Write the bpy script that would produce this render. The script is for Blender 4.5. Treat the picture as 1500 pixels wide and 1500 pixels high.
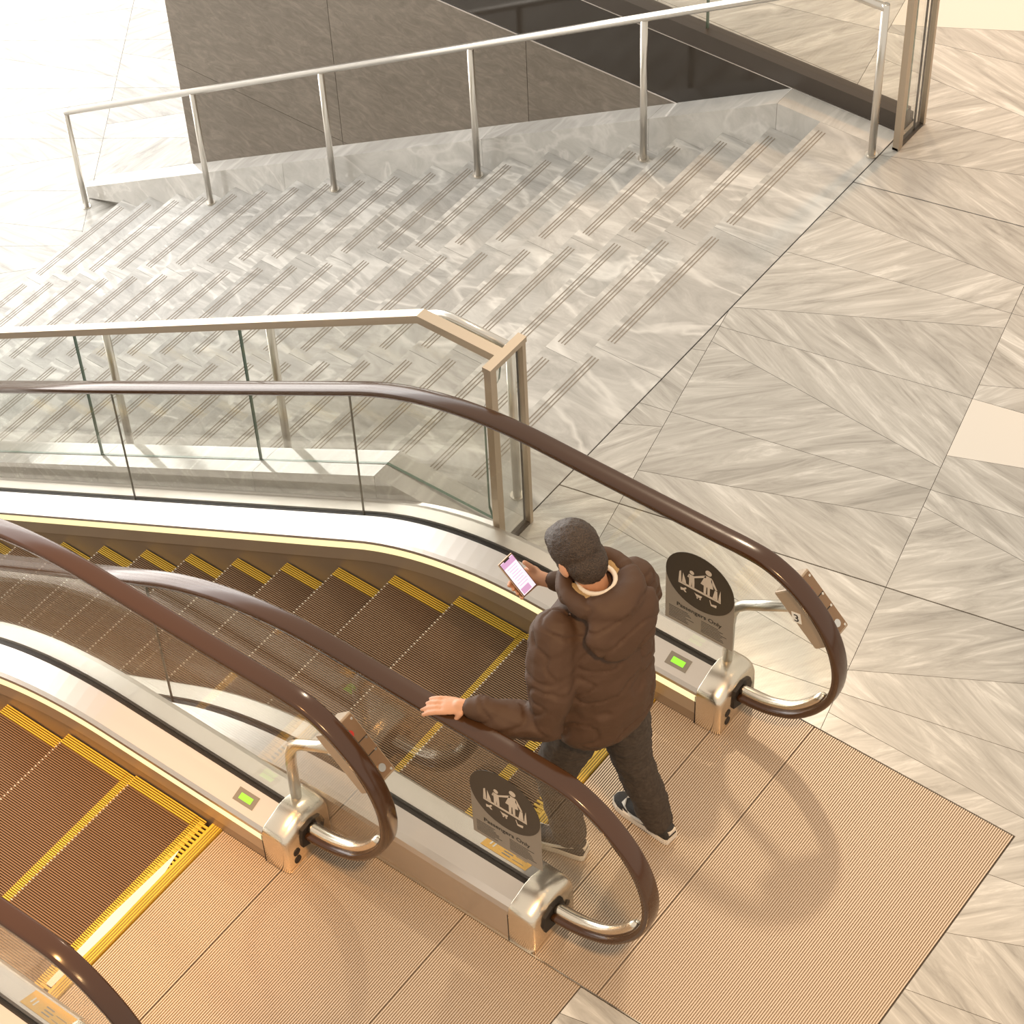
import bpy, bmesh, math, random
from mathutils import Vector, Matrix, noise
random.seed(7)
scene = bpy.context.scene
for o in list(bpy.data.objects): bpy.data.objects.remove(o)
COL = scene.collection
V = Vector

# ------------------------------------------------------------------ camera, world, lights, exposure
cam_d = bpy.data.cameras.new('camera'); cam = bpy.data.objects.new('camera', cam_d); COL.objects.link(cam)
cr, cu, cf = V((0.79946, 0.59964, -0.03592)), V((-0.42986, 0.61281, 0.66309)), V((-0.41963, 0.51467, -0.74768))
cam.matrix_world = Matrix(((cr.x, cu.x, -cf.x, 1.95004), (cr.y, cu.y, -cf.y, -5.54339), (cr.z, cu.z, -cf.z, 8.4), (0, 0, 0, 1)))
cam_d.sensor_width = 36; cam_d.sensor_fit = 'HORIZONTAL'; cam_d.lens = 3539.58 / 1500 * 36; cam_d.clip_end = 200
scene.camera = cam
vs = scene.view_settings
vs.view_transform = 'Standard'; vs.look = 'None'; vs.gamma = 1; vs.exposure = 0.0; vs.use_curve_mapping = False
scene.cycles.transparent_max_bounces = 40

world = bpy.data.worlds.new('world'); scene.world = world; world.use_nodes = True
bg = world.node_tree.nodes['Background']; bg.inputs[0].default_value = (1.0, 0.91, 0.785, 1); bg.inputs[1].default_value = 0.88

def area(name, loc, target, w, h, power, col, shape='RECTANGLE'):
    l = bpy.data.lights.new(name, 'AREA'); l.shape = shape; l.size = w
    if shape == 'RECTANGLE': l.size_y = h
    l.energy = power; l.color = col
    o = bpy.data.objects.new(name, l); COL.objects.link(o); o.location = loc
    o.rotation_euler = (V(target) - V(loc)).to_track_quat('-Z', 'Y').to_euler()
    return o
def spot(name, loc, target, deg, power, col, radius=0.25, blend=0.7):
    l = bpy.data.lights.new(name, 'SPOT'); l.spot_size = math.radians(deg); l.spot_blend = blend; l.energy = power; l.color = col; l.shadow_soft_size = radius
    o = bpy.data.objects.new(name, l); COL.objects.link(o); o.location = loc
    o.rotation_euler = (V(target) - V(loc)).to_track_quat('-Z', 'Y').to_euler()
    return o
# daylight through the tall window wall at the foot of the stairs
area('window_daylight', (-17.2, 4.0, 1.6), (-7, 4.0, 1.6), 22, 10.2, 3900, (1.0, 0.97, 0.93))
# unseen cool area light, added to brighten the lower hall and left stairs
area('lower_hall_fill', (-13.0, 2.5, 5.0), (-13.0, 2.5, -3.6), 8, 13, 750, (0.93, 0.97, 1.0))
# ceiling lamps of the hall, then an added spot for the flare
area('ceiling_lamp_key', (-4.3, 5.2, 8.4), (-0.9, -0.5, 0), 0.55, 0, 215, (1.0, 0.80, 0.57), 'DISK')
spot('ceiling_lamp_landing', (2.4, -3.6, 8.5), (-0.6, -1.5, 0), 36, 2300, (1.0, 0.60, 0.27), 0.4, 1.0)
spot('ceiling_lamp_gallery', (-2.2, 8.0, 5.5), (-2.2, 5.4, 0), 62, 900, (1.0, 0.48, 0.14), 0.3, 1.0)
spot('flare_fill_left', (-1.9, -3.6, 9.2), (-3.75, -2.65, -0.3), 26, 5200, (1.0, 0.52, 0.18), 0.3, 1.0)  # added warm spot imitating the orange lens flare over the left escalator

# ------------------------------------------------------------------ materials
def mat(name, col, rough=0.5, metal=0.0, spec=0.5, emit=None, estr=1.0):
    m = bpy.data.materials.new(name); m.use_nodes = True
    b = m.node_tree.nodes['Principled BSDF']
    b.inputs['Base Color'].default_value = (*col, 1); b.inputs['Roughness'].default_value = rough
    b.inputs['Metallic'].default_value = metal; b.inputs['Specular IOR Level'].default_value = spec
    if emit: b.inputs['Emission Color'].default_value = (*emit, 1); b.inputs['Emission Strength'].default_value = estr
    return m
def nodes(m): return m.node_tree.nodes, m.node_tree.links, m.node_tree.nodes['Principled BSDF']
def stone(name, stops, scale, rough, dist=1.2, rot=0.0, veins=None, vary=0.12, nscale=1.6, bump=0.0):
    """streaked stone: noise stretched along local X; every piece has its own offset and tone"""
    m = mat(name, (0.5, 0.5, 0.5), rough); n, l, b = nodes(m)
    tc = n.new('ShaderNodeTexCoord'); oi = n.new('ShaderNodeObjectInfo')
    cmb = n.new('ShaderNodeCombineXYZ'); mul = n.new('ShaderNodeMath'); mul.operation = 'MULTIPLY'; mul.inputs[1].default_value = 37.0
    l.new(oi.outputs['Random'], mul.inputs[0])
    for k in range(3): l.new(mul.outputs[0], cmb.inputs[k])
    add = n.new('ShaderNodeVectorMath'); add.operation = 'ADD'
    mp = n.new('ShaderNodeMapping'); mp.inputs['Rotation'].default_value = (0, 0, rot); mp.inputs['Scale'].default_value = scale
    l.new(tc.outputs['Object'], mp.inputs[0]); l.new(mp.outputs[0], add.inputs[0]); l.new(cmb.outputs[0], add.inputs[1])
    nz = n.new('ShaderNodeTexNoise'); nz.inputs['Scale'].default_value = nscale; nz.inputs['Detail'].default_value = 10
    nz.inputs['Roughness'].default_value = 0.68; nz.inputs['Distortion'].default_value = dist
    l.new(add.outputs[0], nz.inputs['Vector'])
    rp = n.new('ShaderNodeValToRGB'); e = rp.color_ramp.elements
    e[0].position, e[0].color = stops[0][0], (*stops[0][1], 1); e[1].position, e[1].color = stops[-1][0], (*stops[-1][1], 1)
    for p, c in stops[1:-1]:
        q = e.new(p); q.color = (*c, 1)
    l.new(nz.outputs['Fac'], rp.inputs[0]); out = rp.outputs[0]
    if veins:
        n2 = n.new('ShaderNodeTexNoise'); n2.inputs['Scale'].default_value = veins[1]; n2.inputs['Detail'].default_value = 4; n2.inputs['Distortion'].default_value = 0.8
        l.new(add.outputs[0], n2.inputs['Vector'])
        r2 = n.new('ShaderNodeValToRGB'); f = r2.color_ramp.elements
        f[0].position, f[0].color = 0.47, (0, 0, 0, 1); f[1].position, f[1].color = 0.53, (0, 0, 0, 1); q = f.new(0.5); q.color = (1, 1, 1, 1)
        l.new(n2.outputs['Fac'], r2.inputs[0])
        mx = n.new('ShaderNodeMixRGB'); mx.inputs[2].default_value = (*veins[0], 1)
        sc = n.new('ShaderNodeMath'); sc.operation = 'MULTIPLY'; sc.inputs[1].default_value = veins[2]
        l.new(r2.outputs[0], sc.inputs[0]); l.new(sc.outputs[0], mx.inputs[0]); l.new(out, mx.inputs[1]); out = mx.outputs[0]
    hs = n.new('ShaderNodeHueSaturation'); mr = n.new('ShaderNodeMapRange')
    mr.inputs['To Min'].default_value = 1 - vary; mr.inputs['To Max'].default_value = 1 + vary
    l.new(oi.outputs['Random'], mr.inputs['Value']); l.new(mr.outputs[0], hs.inputs['Value']); l.new(out, hs.inputs['Color'])
    l.new(hs.outputs[0], b.inputs['Base Color'])
    if bump:
        bp = n.new('ShaderNodeBump'); bp.inputs['Strength'].default_value = bump; bp.inputs['Distance'].default_value = 0.003
        l.new(nz.outputs['Fac'], bp.inputs['Height']); l.new(bp.outputs[0], b.inputs['Normal'])
    return m
def brushed(name, col, rough, scale=(2, 200, 200), amt=0.12):
    m = mat(name, col, rough, 1.0); n, l, b = nodes(m)
    tc = n.new('ShaderNodeTexCoord'); mp = n.new('ShaderNodeMapping'); mp.inputs['Scale'].default_value = scale
    nz = n.new('ShaderNodeTexNoise'); nz.inputs['Scale'].default_value = 1.0; nz.inputs['Detail'].default_value = 2
    l.new(tc.outputs['Object'], mp.inputs[0]); l.new(mp.outputs[0], nz.inputs['Vector'])
    mr = n.new('ShaderNodeMapRange'); mr.inputs['To Min'].default_value = rough - amt / 2; mr.inputs['To Max'].default_value = rough + amt / 2
    l.new(nz.outputs['Fac'], mr.inputs['Value']); l.new(mr.outputs[0], b.inputs['Roughness'])
    return m
def fabric(name, col, rough=0.8, scale=60, bump=0.3, col2=None):
    m = mat(name, col, rough); n, l, b = nodes(m)
    tc = n.new('ShaderNodeTexCoord'); nz = n.new('ShaderNodeTexNoise'); nz.inputs['Scale'].default_value = scale; nz.inputs['Detail'].default_value = 5
    l.new(tc.outputs['Object'], nz.inputs['Vector'])
    bp = n.new('ShaderNodeBump'); bp.inputs['Strength'].default_value = bump; bp.inputs['Distance'].default_value = 0.004
    l.new(nz.outputs['Fac'], bp.inputs['Height']); l.new(bp.outputs[0], b.inputs['Normal'])
    if col2:
        rp = n.new('ShaderNodeValToRGB'); rp.color_ramp.elements[0].position = 0.35; rp.color_ramp.elements[1].position = 0.65
        rp.color_ramp.elements[0].color = (*col, 1); rp.color_ramp.elements[1].color = (*col2, 1)
        l.new(nz.outputs['Fac'], rp.inputs[0]); l.new(rp.outputs[0], b.inputs['Base Color'])
    return m
def glass(name, tint, refl=0.9):
    m = bpy.data.materials.new(name); m.use_nodes = True; n, l = m.node_tree.nodes, m.node_tree.links
    n.remove(n['Principled BSDF']); out = n['Material Output']
    t = n.new('ShaderNodeBsdfTransparent'); t.inputs[0].default_value = (*tint, 1)
    g = n.new('ShaderNodeBsdfGlossy'); g.inputs['Roughness'].default_value = 0.02; g.inputs[0].default_value = (refl, refl, refl, 1)
    lw = n.new('ShaderNodeLayerWeight'); lw.inputs[0].default_value = 0.5
    pw_ = n.new('ShaderNodeMath'); pw_.operation = 'POWER'; pw_.inputs[1].default_value = 5.0; l.new(lw.outputs['Facing'], pw_.inputs[0])
    fr = n.new('ShaderNodeMath'); fr.operation = 'MULTIPLY_ADD'; fr.inputs[1].default_value = 0.9; fr.inputs[2].default_value = 0.04; l.new(pw_.outputs[0], fr.inputs[0])
    mx = n.new('ShaderNodeMixShader'); l.new(fr.outputs[0], mx.inputs[0]); l.new(t.outputs[0], mx.inputs[1]); l.new(g.outputs[0], mx.inputs[2])
    l.new(mx.outputs[0], out.inputs[0])
    return m

M = {}
M['tile'] = stone('grey_streaked_marble', [(0.30, (0.29, 0.275, 0.248)), (0.43, (0.41, 0.392, 0.358)), (0.55, (0.495, 0.477, 0.44)), (0.68, (0.66, 0.642, 0.60))], (1.0, 7.6, 1), 0.22, 1.2, vary=0.08)
M['stair'] = stone('grey_veined_stair_stone', [(0.30, (0.32, 0.308, 0.285)), (0.5, (0.44, 0.425, 0.398)), (0.70, (0.58, 0.565, 0.53))], (1.2, 3.2, 1.2), 0.35, 1.8, rot=math.radians(-62), veins=((0.74, 0.72, 0.68), 0.7, 0.6), vary=0.07)
M['curb'] = stone('grey_polished_curb_stone', [(0.25, (0.40, 0.385, 0.355)), (0.5, (0.49, 0.472, 0.44)), (0.75, (0.58, 0.56, 0.52))], (2.5, 1.0, 2.5), 0.07, 1.2, rot=0.5, veins=((0.75, 0.72, 0.68), 0.8, 0.35), vary=0.05)
M['wall'] = stone('dark_brown_stone', [(0.3, (0.135, 0.110, 0.084)), (0.5, (0.175, 0.145, 0.113)), (0.72, (0.24, 0.20, 0.16))], (2.5, 1.0, 6.0), 0.5, 2.0, vary=0.06, nscale=2.2)  # stone tones raised so they carry the veiling haze
M['white_tile'] = mat('cream_white_stone', (0.68, 0.645, 0.585), 0.3)
M['grout'] = mat('dark_grout', (0.10, 0.085, 0.07), 0.9)
M['groove'] = mat('grip_groove', (0.25, 0.215, 0.175), 0.8)
M['steel'] = brushed('brushed_steel', (0.65, 0.60, 0.55), 0.42)
M['steel_pipe'] = mat('satin_steel_pipe', (0.74, 0.70, 0.64), 0.28, 1.0)
M['polished'] = mat('polished_steel', (0.80, 0.71, 0.59), 0.24, 1.0)
M['bronze'] = mat('tan_satin_metal', (0.52, 0.43, 0.33), 0.42, 0.7)
M['skirt'] = mat('dark_skirt_metal', (0.36, 0.275, 0.195), 0.40, 0.6)
M['rubber'] = mat('black_rubber', (0.018, 0.013, 0.010), 0.6)
M['handrail'] = mat('dark_brown_handrail', (0.058, 0.024, 0.009), 0.18, 0, 0.6)
M['black'] = mat('gloss_black_panel', (0.035, 0.027, 0.020), 0.12)  # black lifted, haze is part of this base colour
M['shoe_black'] = mat('black_shoe_channel', (0.055, 0.042, 0.032), 0.4)
M['glass'] = glass('clear_glass', (0.95, 0.955, 0.94))
M['glass_edge'] = mat('green_glass_edge', (0.13, 0.20, 0.16), 0.2)
M['led'] = mat('warm_led_strip', (0.35, 0.28, 0.12), 0.5, emit=(1.0, 0.86, 0.46), estr=1.1)
M['step'] = mat('step_cleat_metal', (0.20, 0.115, 0.058), 0.55, 0.2)
M['step_gap'] = mat('step_groove_dark', (0.065, 0.036, 0.017), 0.7)
M['tip'] = mat('worn_aluminium', (0.60, 0.52, 0.42), 0.4, 0.4)
M['yellow'] = mat('safety_yellow', (0.70, 0.44, 0.045), 0.5)
M['yellow_gap'] = mat('yellow_groove', (0.16, 0.10, 0.012), 0.7)
M['white_tape'] = mat('worn_white_paint', (0.74, 0.72, 0.66), 0.6)
M['plate'] = mat('ribbed_plate_metal', (0.62, 0.50, 0.385), 0.45, 0.35)
M['plate_gap'] = mat('plate_groove', (0.37, 0.285, 0.205), 0.6, 0.3)
M['box'] = mat('tan_control_box', (0.42, 0.33, 0.24), 0.4, 0.3)
M['box_face'] = mat('brown_control_face', (0.24, 0.15, 0.085), 0.35, 0.3)
M['red'] = mat('red_button', (0.45, 0.03, 0.02), 0.4)
M['white'] = mat('white_label', (0.80, 0.78, 0.72), 0.5)
M['ink'] = mat('black_ink', (0.02, 0.017, 0.014), 0.6)
M['sign_grey'] = mat('grey_sign_board', (0.26, 0.225, 0.185), 0.45)
M['sign_dark'] = mat('dark_sign_disc', (0.045, 0.035, 0.026), 0.45)
M['sign_print'] = mat('pale_pictogram', (0.58, 0.50, 0.41), 0.5)
M['sticker'] = mat('orange_yellow_sticker', (0.80, 0.42, 0.03), 0.5)
M['frame'] = mat('grey_display_frame', (0.20, 0.18, 0.15), 0.5)
M['green'] = mat('green_display', (0.2, 0.7, 0.05), 0.4, emit=(0.32, 0.75, 0.03), estr=0.6)
M['jacket'] = fabric('dark_brown_nylon', (0.066, 0.030, 0.012), 0.68, 45, 0.25)  # brown lifted and reddened with the warm haze tone
M['lining'] = fabric('tan_fleece', (0.42, 0.28, 0.13), 0.95, 120, 0.8)
M['jeans'] = fabric('dark_denim', (0.036, 0.025, 0.018), 0.85, 70, 0.4, (0.058, 0.043, 0.032))
M['skin'] = mat('skin', (0.56, 0.29, 0.17), 0.5)
M['hair'] = fabric('dark_brown_hair', (0.016, 0.009, 0.005), 0.5, 210, 1.0, (0.075, 0.046, 0.028))
M['shirt'] = fabric('white_cotton', (0.75, 0.68, 0.58), 0.8)
M['shoe'] = fabric('black_suede', (0.03, 0.026, 0.024), 0.8)
M['sole'] = mat('white_rubber_sole', (0.72, 0.66, 0.58), 0.6)
M['eye'] = mat('eye', (0.1, 0.07, 0.05), 0.2)
M['phone'] = mat('bronze_phone_case', (0.12, 0.07, 0.045), 0.3, 0.5)
M['phone_edge'] = mat('gold_phone_edge', (0.6, 0.42, 0.28), 0.3, 0.7)
M['screen'] = mat('lit_phone_screen', (0.6, 0.5, 0.6), 0.2, emit=(0.90, 0.74, 0.86), estr=0.75)
M['screen_dim'] = mat('purple_screen_part', (0.4, 0.25, 0.45), 0.2, emit=(0.50, 0.30, 0.52), estr=0.7)
M['window_frame'] = mat('grey_window_frame', (0.2, 0.2, 0.2), 0.5)

# ------------------------------------------------------------------ mesh helpers
def link(name, me, parent=None, inv=None):
    o = bpy.data.objects.new(name, me); COL.objects.link(o)
    if parent: o.parent = parent
    if inv is not None: o.matrix_parent_inverse = inv
    return o
ROOTINV = {}
def mk(name, vs_, fs, m, parent=None, smooth=False, fm=None):
    me = bpy.data.meshes.new(name); me.from_pydata([tuple(v) for v in vs_], [], fs)
    for x in (m if isinstance(m, (list, tuple)) else [m]): me.materials.append(x)
    if fm: me.polygons.foreach_set('material_index', fm)
    if smooth: me.polygons.foreach_set('use_smooth', [True] * len(me.polygons))
    bm = bmesh.new(); bm.from_mesh(me); bmesh.ops.recalc_face_normals(bm, faces=bm.faces); bm.to_mesh(me); bm.free()
    me.update()
    return link(name, me, parent, parent and root_inv(parent))
def root_inv(p):
    m = Matrix.Identity(4)
    while p is not None:
        if p.name in ROOTINV: m = ROOTINV[p.name]; break
        p = p.parent
    return m if p is not None and ROOTINV.get(p.name) is not None else Matrix.Identity(4)
_own = {}
def empty(name, loc, label, cat, group=None, kind=None):
    o = bpy.data.objects.new(name, None); COL.objects.link(o); o.location = loc; o.empty_display_size = 0.1
    _own[o.name] = Matrix.Translation(loc).inverted()
    tag(o, label, cat, group, kind); return o
def root_inv(p):
    # only direct children of an empty carry its inverse; deeper levels sit on meshes at the origin
    return _own.get(p.name, Matrix.Identity(4))
def tag(o, label=None, cat=None, group=None, kind=None):
    if label: o['label'] = label
    if cat: o['category'] = cat
    if group: o['group'] = group
    if kind: o['kind'] = kind
    return o
def boxm(c0, c1):
    (x0, y0, z0), (x1, y1, z1) = c0, c1
    v = [(x0, y0, z0), (x1, y0, z0), (x1, y1, z0), (x0, y1, z0), (x0, y0, z1), (x1, y0, z1), (x1, y1, z1), (x0, y1, z1)]
    return v, [(0, 3, 2, 1), (4, 5, 6, 7), (0, 1, 5, 4), (1, 2, 6, 5), (2, 3, 7, 6), (3, 0, 4, 7)]
def merge(parts):
    v, f = [], []
    for a, b in parts:
        k = len(v); v += list(a); f += [tuple(i + k for i in q) for q in b]
    return v, f
def box(name, c0, c1, m, parent=None): return mk(name, *boxm(c0, c1), m, parent)
def obox(c, ax, ay, az, hx, hy, hz):
    c, ax, ay, az = V(c), V(ax), V(ay), V(az)
    v = [c + ax * (sx * hx) + ay * (sy * hy) + az * (sz * hz) for sz in (-1, 1) for sx, sy in ((-1, -1), (1, -1), (1, 1), (-1, 1))]
    return v, [(0, 3, 2, 1), (4, 5, 6, 7), (0, 1, 5, 4), (1, 2, 6, 5), (2, 3, 7, 6), (3, 0, 4, 7)]
def loft(sections, close=True):
    n = len(sections[0]); v = [p for s in sections for p in s]; f = []
    for i in range(len(sections) - 1):
        for j in range(n):
            a, b = i * n + j, i * n + (j + 1) % n
            f.append((a, b, b + n, a + n))
    if close: f += [tuple(range(n - 1, -1, -1)), tuple(range((len(sections) - 1) * n, len(sections) * n))]
    return v, f
def tube(pts, rad, n=12, flat=None):
    pts = [V(p) for p in pts]; secs = []
    if not isinstance(rad, (list, tuple)): rad = [rad] * len(pts)
    ref = None
    for i, p in enumerate(pts):
        t = (pts[min(i + 1, len(pts) - 1)] - pts[max(i - 1, 0)]).normalized()
        if ref is None: ref = V((0, 0, 1)) if abs(t.z) < 0.9 else V((1, 0, 0))
        a = (ref - t * ref.dot(t)).normalized(); ref = a; b = t.cross(a)
        secs.append([p + a * (math.cos(6.28319 * k / n) * rad[i]) + b * (math.sin(6.28319 * k / n) * rad[i]) for k in range(n)])
    return loft(secs)
def rcap(pts, rad, n=12):
    """tube with rounded ends"""
    pts = [V(p) for p in pts]; rad = list(rad) if isinstance(rad, (list, tuple)) else [rad] * len(pts)
    d0 = (pts[0] - pts[1]).normalized(); d1 = (pts[-1] - pts[-2]).normalized()
    P = [pts[0] + d0 * rad[0] * s for s in (0.95, 0.7, 0.35)] + pts + [pts[-1] + d1 * rad[-1] * s for s in (0.35, 0.7, 0.95)]
    R = [rad[0] * s for s in (0.3, 0.71, 0.94)] + rad + [rad[-1] * s for s in (0.94, 0.71, 0.3)]
    return tube(P, R, n)
def ell(c, ax, ay, az, r, nu=14, nv=9):
    c, ax, ay, az = V(c), V(ax), V(ay), V(az); secs = []
    for i in range(1, nv):
        th = math.pi * i / nv
        secs.append([c + az * (-math.cos(th) * r[2]) + ax * (math.sin(th) * math.cos(6.28319 * k / nu) * r[0]) + ay * (math.sin(th) * math.sin(6.28319 * k / nu) * r[1]) for k in range(nu)])
    return loft(secs)
def smooth_path(p, n=4):
    out = []
    for i in range(len(p) - 1):
        a, b, c, d = p[max(i - 1, 0)], p[i], p[i + 1], p[min(i + 2, len(p) - 1)]
        for k in range(n):
            t = k / n
            out.append(tuple(0.5 * (2 * b[j] + (c[j] - a[j]) * t + (2 * a[j] - 5 * b[j] + 4 * c[j] - d[j]) * t * t + (3 * b[j] - a[j] - 3 * c[j] + d[j]) * t ** 3) for j in range(len(b))))
    return out + [tuple(p[-1])]
def poly_prism(pts2, fn, d0, d1):
    """2D outline -> solid; fn(a, b, d) gives the 3D point"""
    n = len(pts2); v = [fn(a, b, d0) for a, b in pts2] + [fn(a, b, d1) for a, b in pts2]
    return v, [tuple(range(n)), tuple(range(2 * n - 1, n - 1, -1))] + [(i, (i + 1) % n, n + (i + 1) % n, n + i) for i in range(n)]
def text_mesh(name, s, size, fn, m, parent, depth=0.0006, align='CENTER', bold=0.0):
    cu_ = bpy.data.curves.new(name, 'FONT'); cu_.body = s; cu_.size = size; cu_.align_x = align; cu_.resolution_u = 3; cu_.offset = bold
    o = bpy.data.objects.new(name, cu_); COL.objects.link(o)
    dg = bpy.context.evaluated_depsgraph_get(); me = bpy.data.meshes.new_from_object(o.evaluated_get(dg))
    v = [fn(p.co.x, p.co.y, depth) for p in me.vertices]; f = [tuple(p.vertices) for p in me.polygons]
    bpy.data.objects.remove(o); bpy.data.curves.remove(cu_); bpy.data.meshes.remove(me)
    return mk(name, v, f, m, parent)
def remeshed(name, parts, voxel, m, parent, it=3, disp=None):
    v, f = merge(parts); me = bpy.data.meshes.new(name); me.from_pydata([tuple(p) for p in v], [], f)
    bm = bmesh.new(); bm.from_mesh(me); bmesh.ops.recalc_face_normals(bm, faces=bm.faces); bm.to_mesh(me); bm.free()
    o = bpy.data.objects.new(name, me); COL.objects.link(o)
    r = o.modifiers.new('r', 'REMESH'); r.mode = 'VOXEL'; r.voxel_size = voxel
    if it: s = o.modifiers.new('s', 'SMOOTH'); s.iterations = it; s.factor = 0.5
    dg = bpy.context.evaluated_depsgraph_get(); me2 = bpy.data.meshes.new_from_object(o.evaluated_get(dg))
    bpy.data.objects.remove(o); bpy.data.meshes.remove(me); me2.name = name
    if disp:
        nn = [q.normal.copy() for q in me2.vertices]
        for q, nr in zip(me2.vertices, nn): q.co = q.co + nr * disp(q.co, nr)
    me2.materials.clear(); me2.materials.append(m)
    me2.polygons.foreach_set('use_smooth', [True] * len(me2.polygons)); me2.update()
    return link(name, me2, parent, root_inv(parent) if parent else None)

# ------------------------------------------------------------------ stone floors, laid tile by tile
def clip(poly, x0, x1, y0, y1):
    def cut(P, ax, lim, s):
        out = []
        for i in range(len(P)):
            a, b = P[i], P[(i + 1) % len(P)]
            da, db = s * (a[ax] - lim), s * (b[ax] - lim)
            if da <= 0: out.append(a)
            if (da < 0 < db) or (db < 0 < da):
                t = da / (da - db); out.append((a[0] + (b[0] - a[0]) * t, a[1] + (b[1] - a[1]) * t))
        return out
    for ax, lim, s in ((0, x0, -1), (0, x1, 1), (1, y0, -1), (1, y1, 1)):
        poly = cut(poly, ax, lim, s)
        if len(poly) < 3: return []
    return poly
def tile_floor(parent, ang, u0, du, v0, dv, ks, js, known, regions, z, white=(), darkrows=(), thick=0.012):
    ca, sa = math.cos(ang), math.sin(ang)
    W = lambda u, v: (u * ca - v * sa, u * sa + v * ca)
    for k in ks:
        for j in js:
            a0, a1, b0, b1 = u0 + du * k, u0 + du * (k + 1), v0 + dv * j, v0 + dv * (j + 1)
            if (k, j) in known: vl, vr = known[(k, j)]
            else:
                s = random.choice((-1, 1)) * random.uniform(0.15, 0.3) * du; m_ = b0 + dv * random.uniform(0.42, 0.58); vl, vr = m_ - s / 2, m_ + s / 2
            g = 0.0013; gb = 0.0035 if j in darkrows else g; gt = 0.0035 if j + 1 in darkrows else g
            lo = [(a0 + g, b0 + gb), (a1 - g, b0 + gb), (a1 - g, vr - g), (a0 + g, vl - g)]
            hi = [(a0 + g, vl + g), (a1 - g, vr + g), (a1 - g, b1 - gt), (a0 + g, b1 - gt)]
            for up, P in ((0, lo), (1, hi)):
                pw = [W(*p) for p in P]; parts = []
                for rg in regions:
                    c = clip(pw, *rg)
                    if c: parts.append(c)
                if not parts: continue
                vein = ang + math.radians(40 if (up + j + k) % 2 else -28) + random.uniform(-0.15, 0.15)
                cv, sv = math.cos(-vein), math.sin(-vein)
                v, f = merge([poly_prism([(p[0] * cv - p[1] * sv, p[0] * sv + p[1] * cv) for p in c], lambda a, b, d: (a, b, d), 0, -thick) for c in parts])
                o = mk('tile', v, f, M['white_tile'] if (k, j, up) in white else M['tile'], parent)
                o.rotation_euler = (0, 0, vein); o.location = (0, 0, z)
floor = tag(mk('floor', *merge([boxm((-2.685, 0.0, -0.25), (3.2, 3.75, -0.006)), boxm((-9.0, 3.75, -0.25), (3.2, 9.0, -0.006)), boxm((0.0, -6.5, -0.25), (3.2, 0.0, -0.006)), boxm((-1.035, -6.5, -0.25), (0.0, -1.613, -0.006)), boxm((-6.2, -6.5, -0.25), (-1.035, -3.601, -0.006)), boxm((-6.2, -3.601, -0.25), (-2.362, -3.22, -0.006))]), M['grout']), kind='structure')
known = {(0, 4): (3.825, 4.045), (0, 3): (3.385, 3.20), (0, 2): (2.49, 2.865), (0, 1): (2.226, 1.85), (0, 0): (1.288, 1.503), (0, 6): (4.965, 5.37),
         (1, 1): (1.936, 2.157), (1, 0): (1.586, 1.235), (1, -1): (0.551, 0.955), (1, -2): (0.30, 0.02), (1, -3): (-0.711, -0.45), (-1, 0): (1.20, 1.593), (-1, 1): (1.95, 2.15)}
tile_floor(floor, math.radians(12.2), -2.214, 1.30, 1.06, 0.6395, range(-5, 4), range(-9, 14), known,
           [(-2.683, 2.0, 0.004, 3.745), (-7.2, 2.0, 3.745, 8.2), (0.006, 2.0, -4.2, 0.004), (-1.033, 0.006, -4.2, -1.614), (-6.0, -1.04, -5.4, -3.602), (-6.0, -2.365, -3.602, -3.222)], 0.0, white={(0, 6, 1), (1, 1, 1)}, darkrows=(4, 0))
ZL = -3.634
floor_low = tag(box('floor_lower', (-17.5, -6, ZL - 0.2), (-6.0, 13, ZL - 0.006), M['grout']), kind='structure')
tile_floor(floor_low, math.radians(35), -5.68, 1.30, 8.27, 0.62, range(-4, 4), range(-8, 11), {}, [(-13.5, -8.9, -1.0, 3.6), (-13.5, -7.6, 3.6, 9.0)], ZL)

# ------------------------------------------------------------------ back wall, fascia
XW0, YW = -8.30, 3.602
wall = tag(box('wall_back', (XW0 + 0.012, YW + 0.02, ZL), (-2.2, YW + 0.30, -0.26), M['grout']), kind='structure')
xj = [-8.30, -6.79, -5.207, -3.624, -2.2]
for x0, x1 in zip(xj, xj[1:]):
    for z0, z1 in ((ZL + 0.002, -1.987), (-1.987, -0.445)):
        o = box('panel', (x0 + 0.002, 0, z0 + 0.002), (x1 - 0.002, 0.02, z1 - 0.002), M['wall'], wall); o.location = (0, YW, 0)
trim = tag(box('trim_3', (XW0, YW - 0.006, -0.452), (-2.7, YW + 0.02, -0.442), M['steel']), kind='structure')
fas = tag(box('trim_4', (XW0, YW, -0.44), (-2.66, YW + 0.13, -0.004), M['black']), kind='structure')
tag(box('trim_5', (XW0, YW - 0.004, -0.004), (-2.66, YW + 0.02, 0.002), M['steel']), kind='structure')

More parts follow.
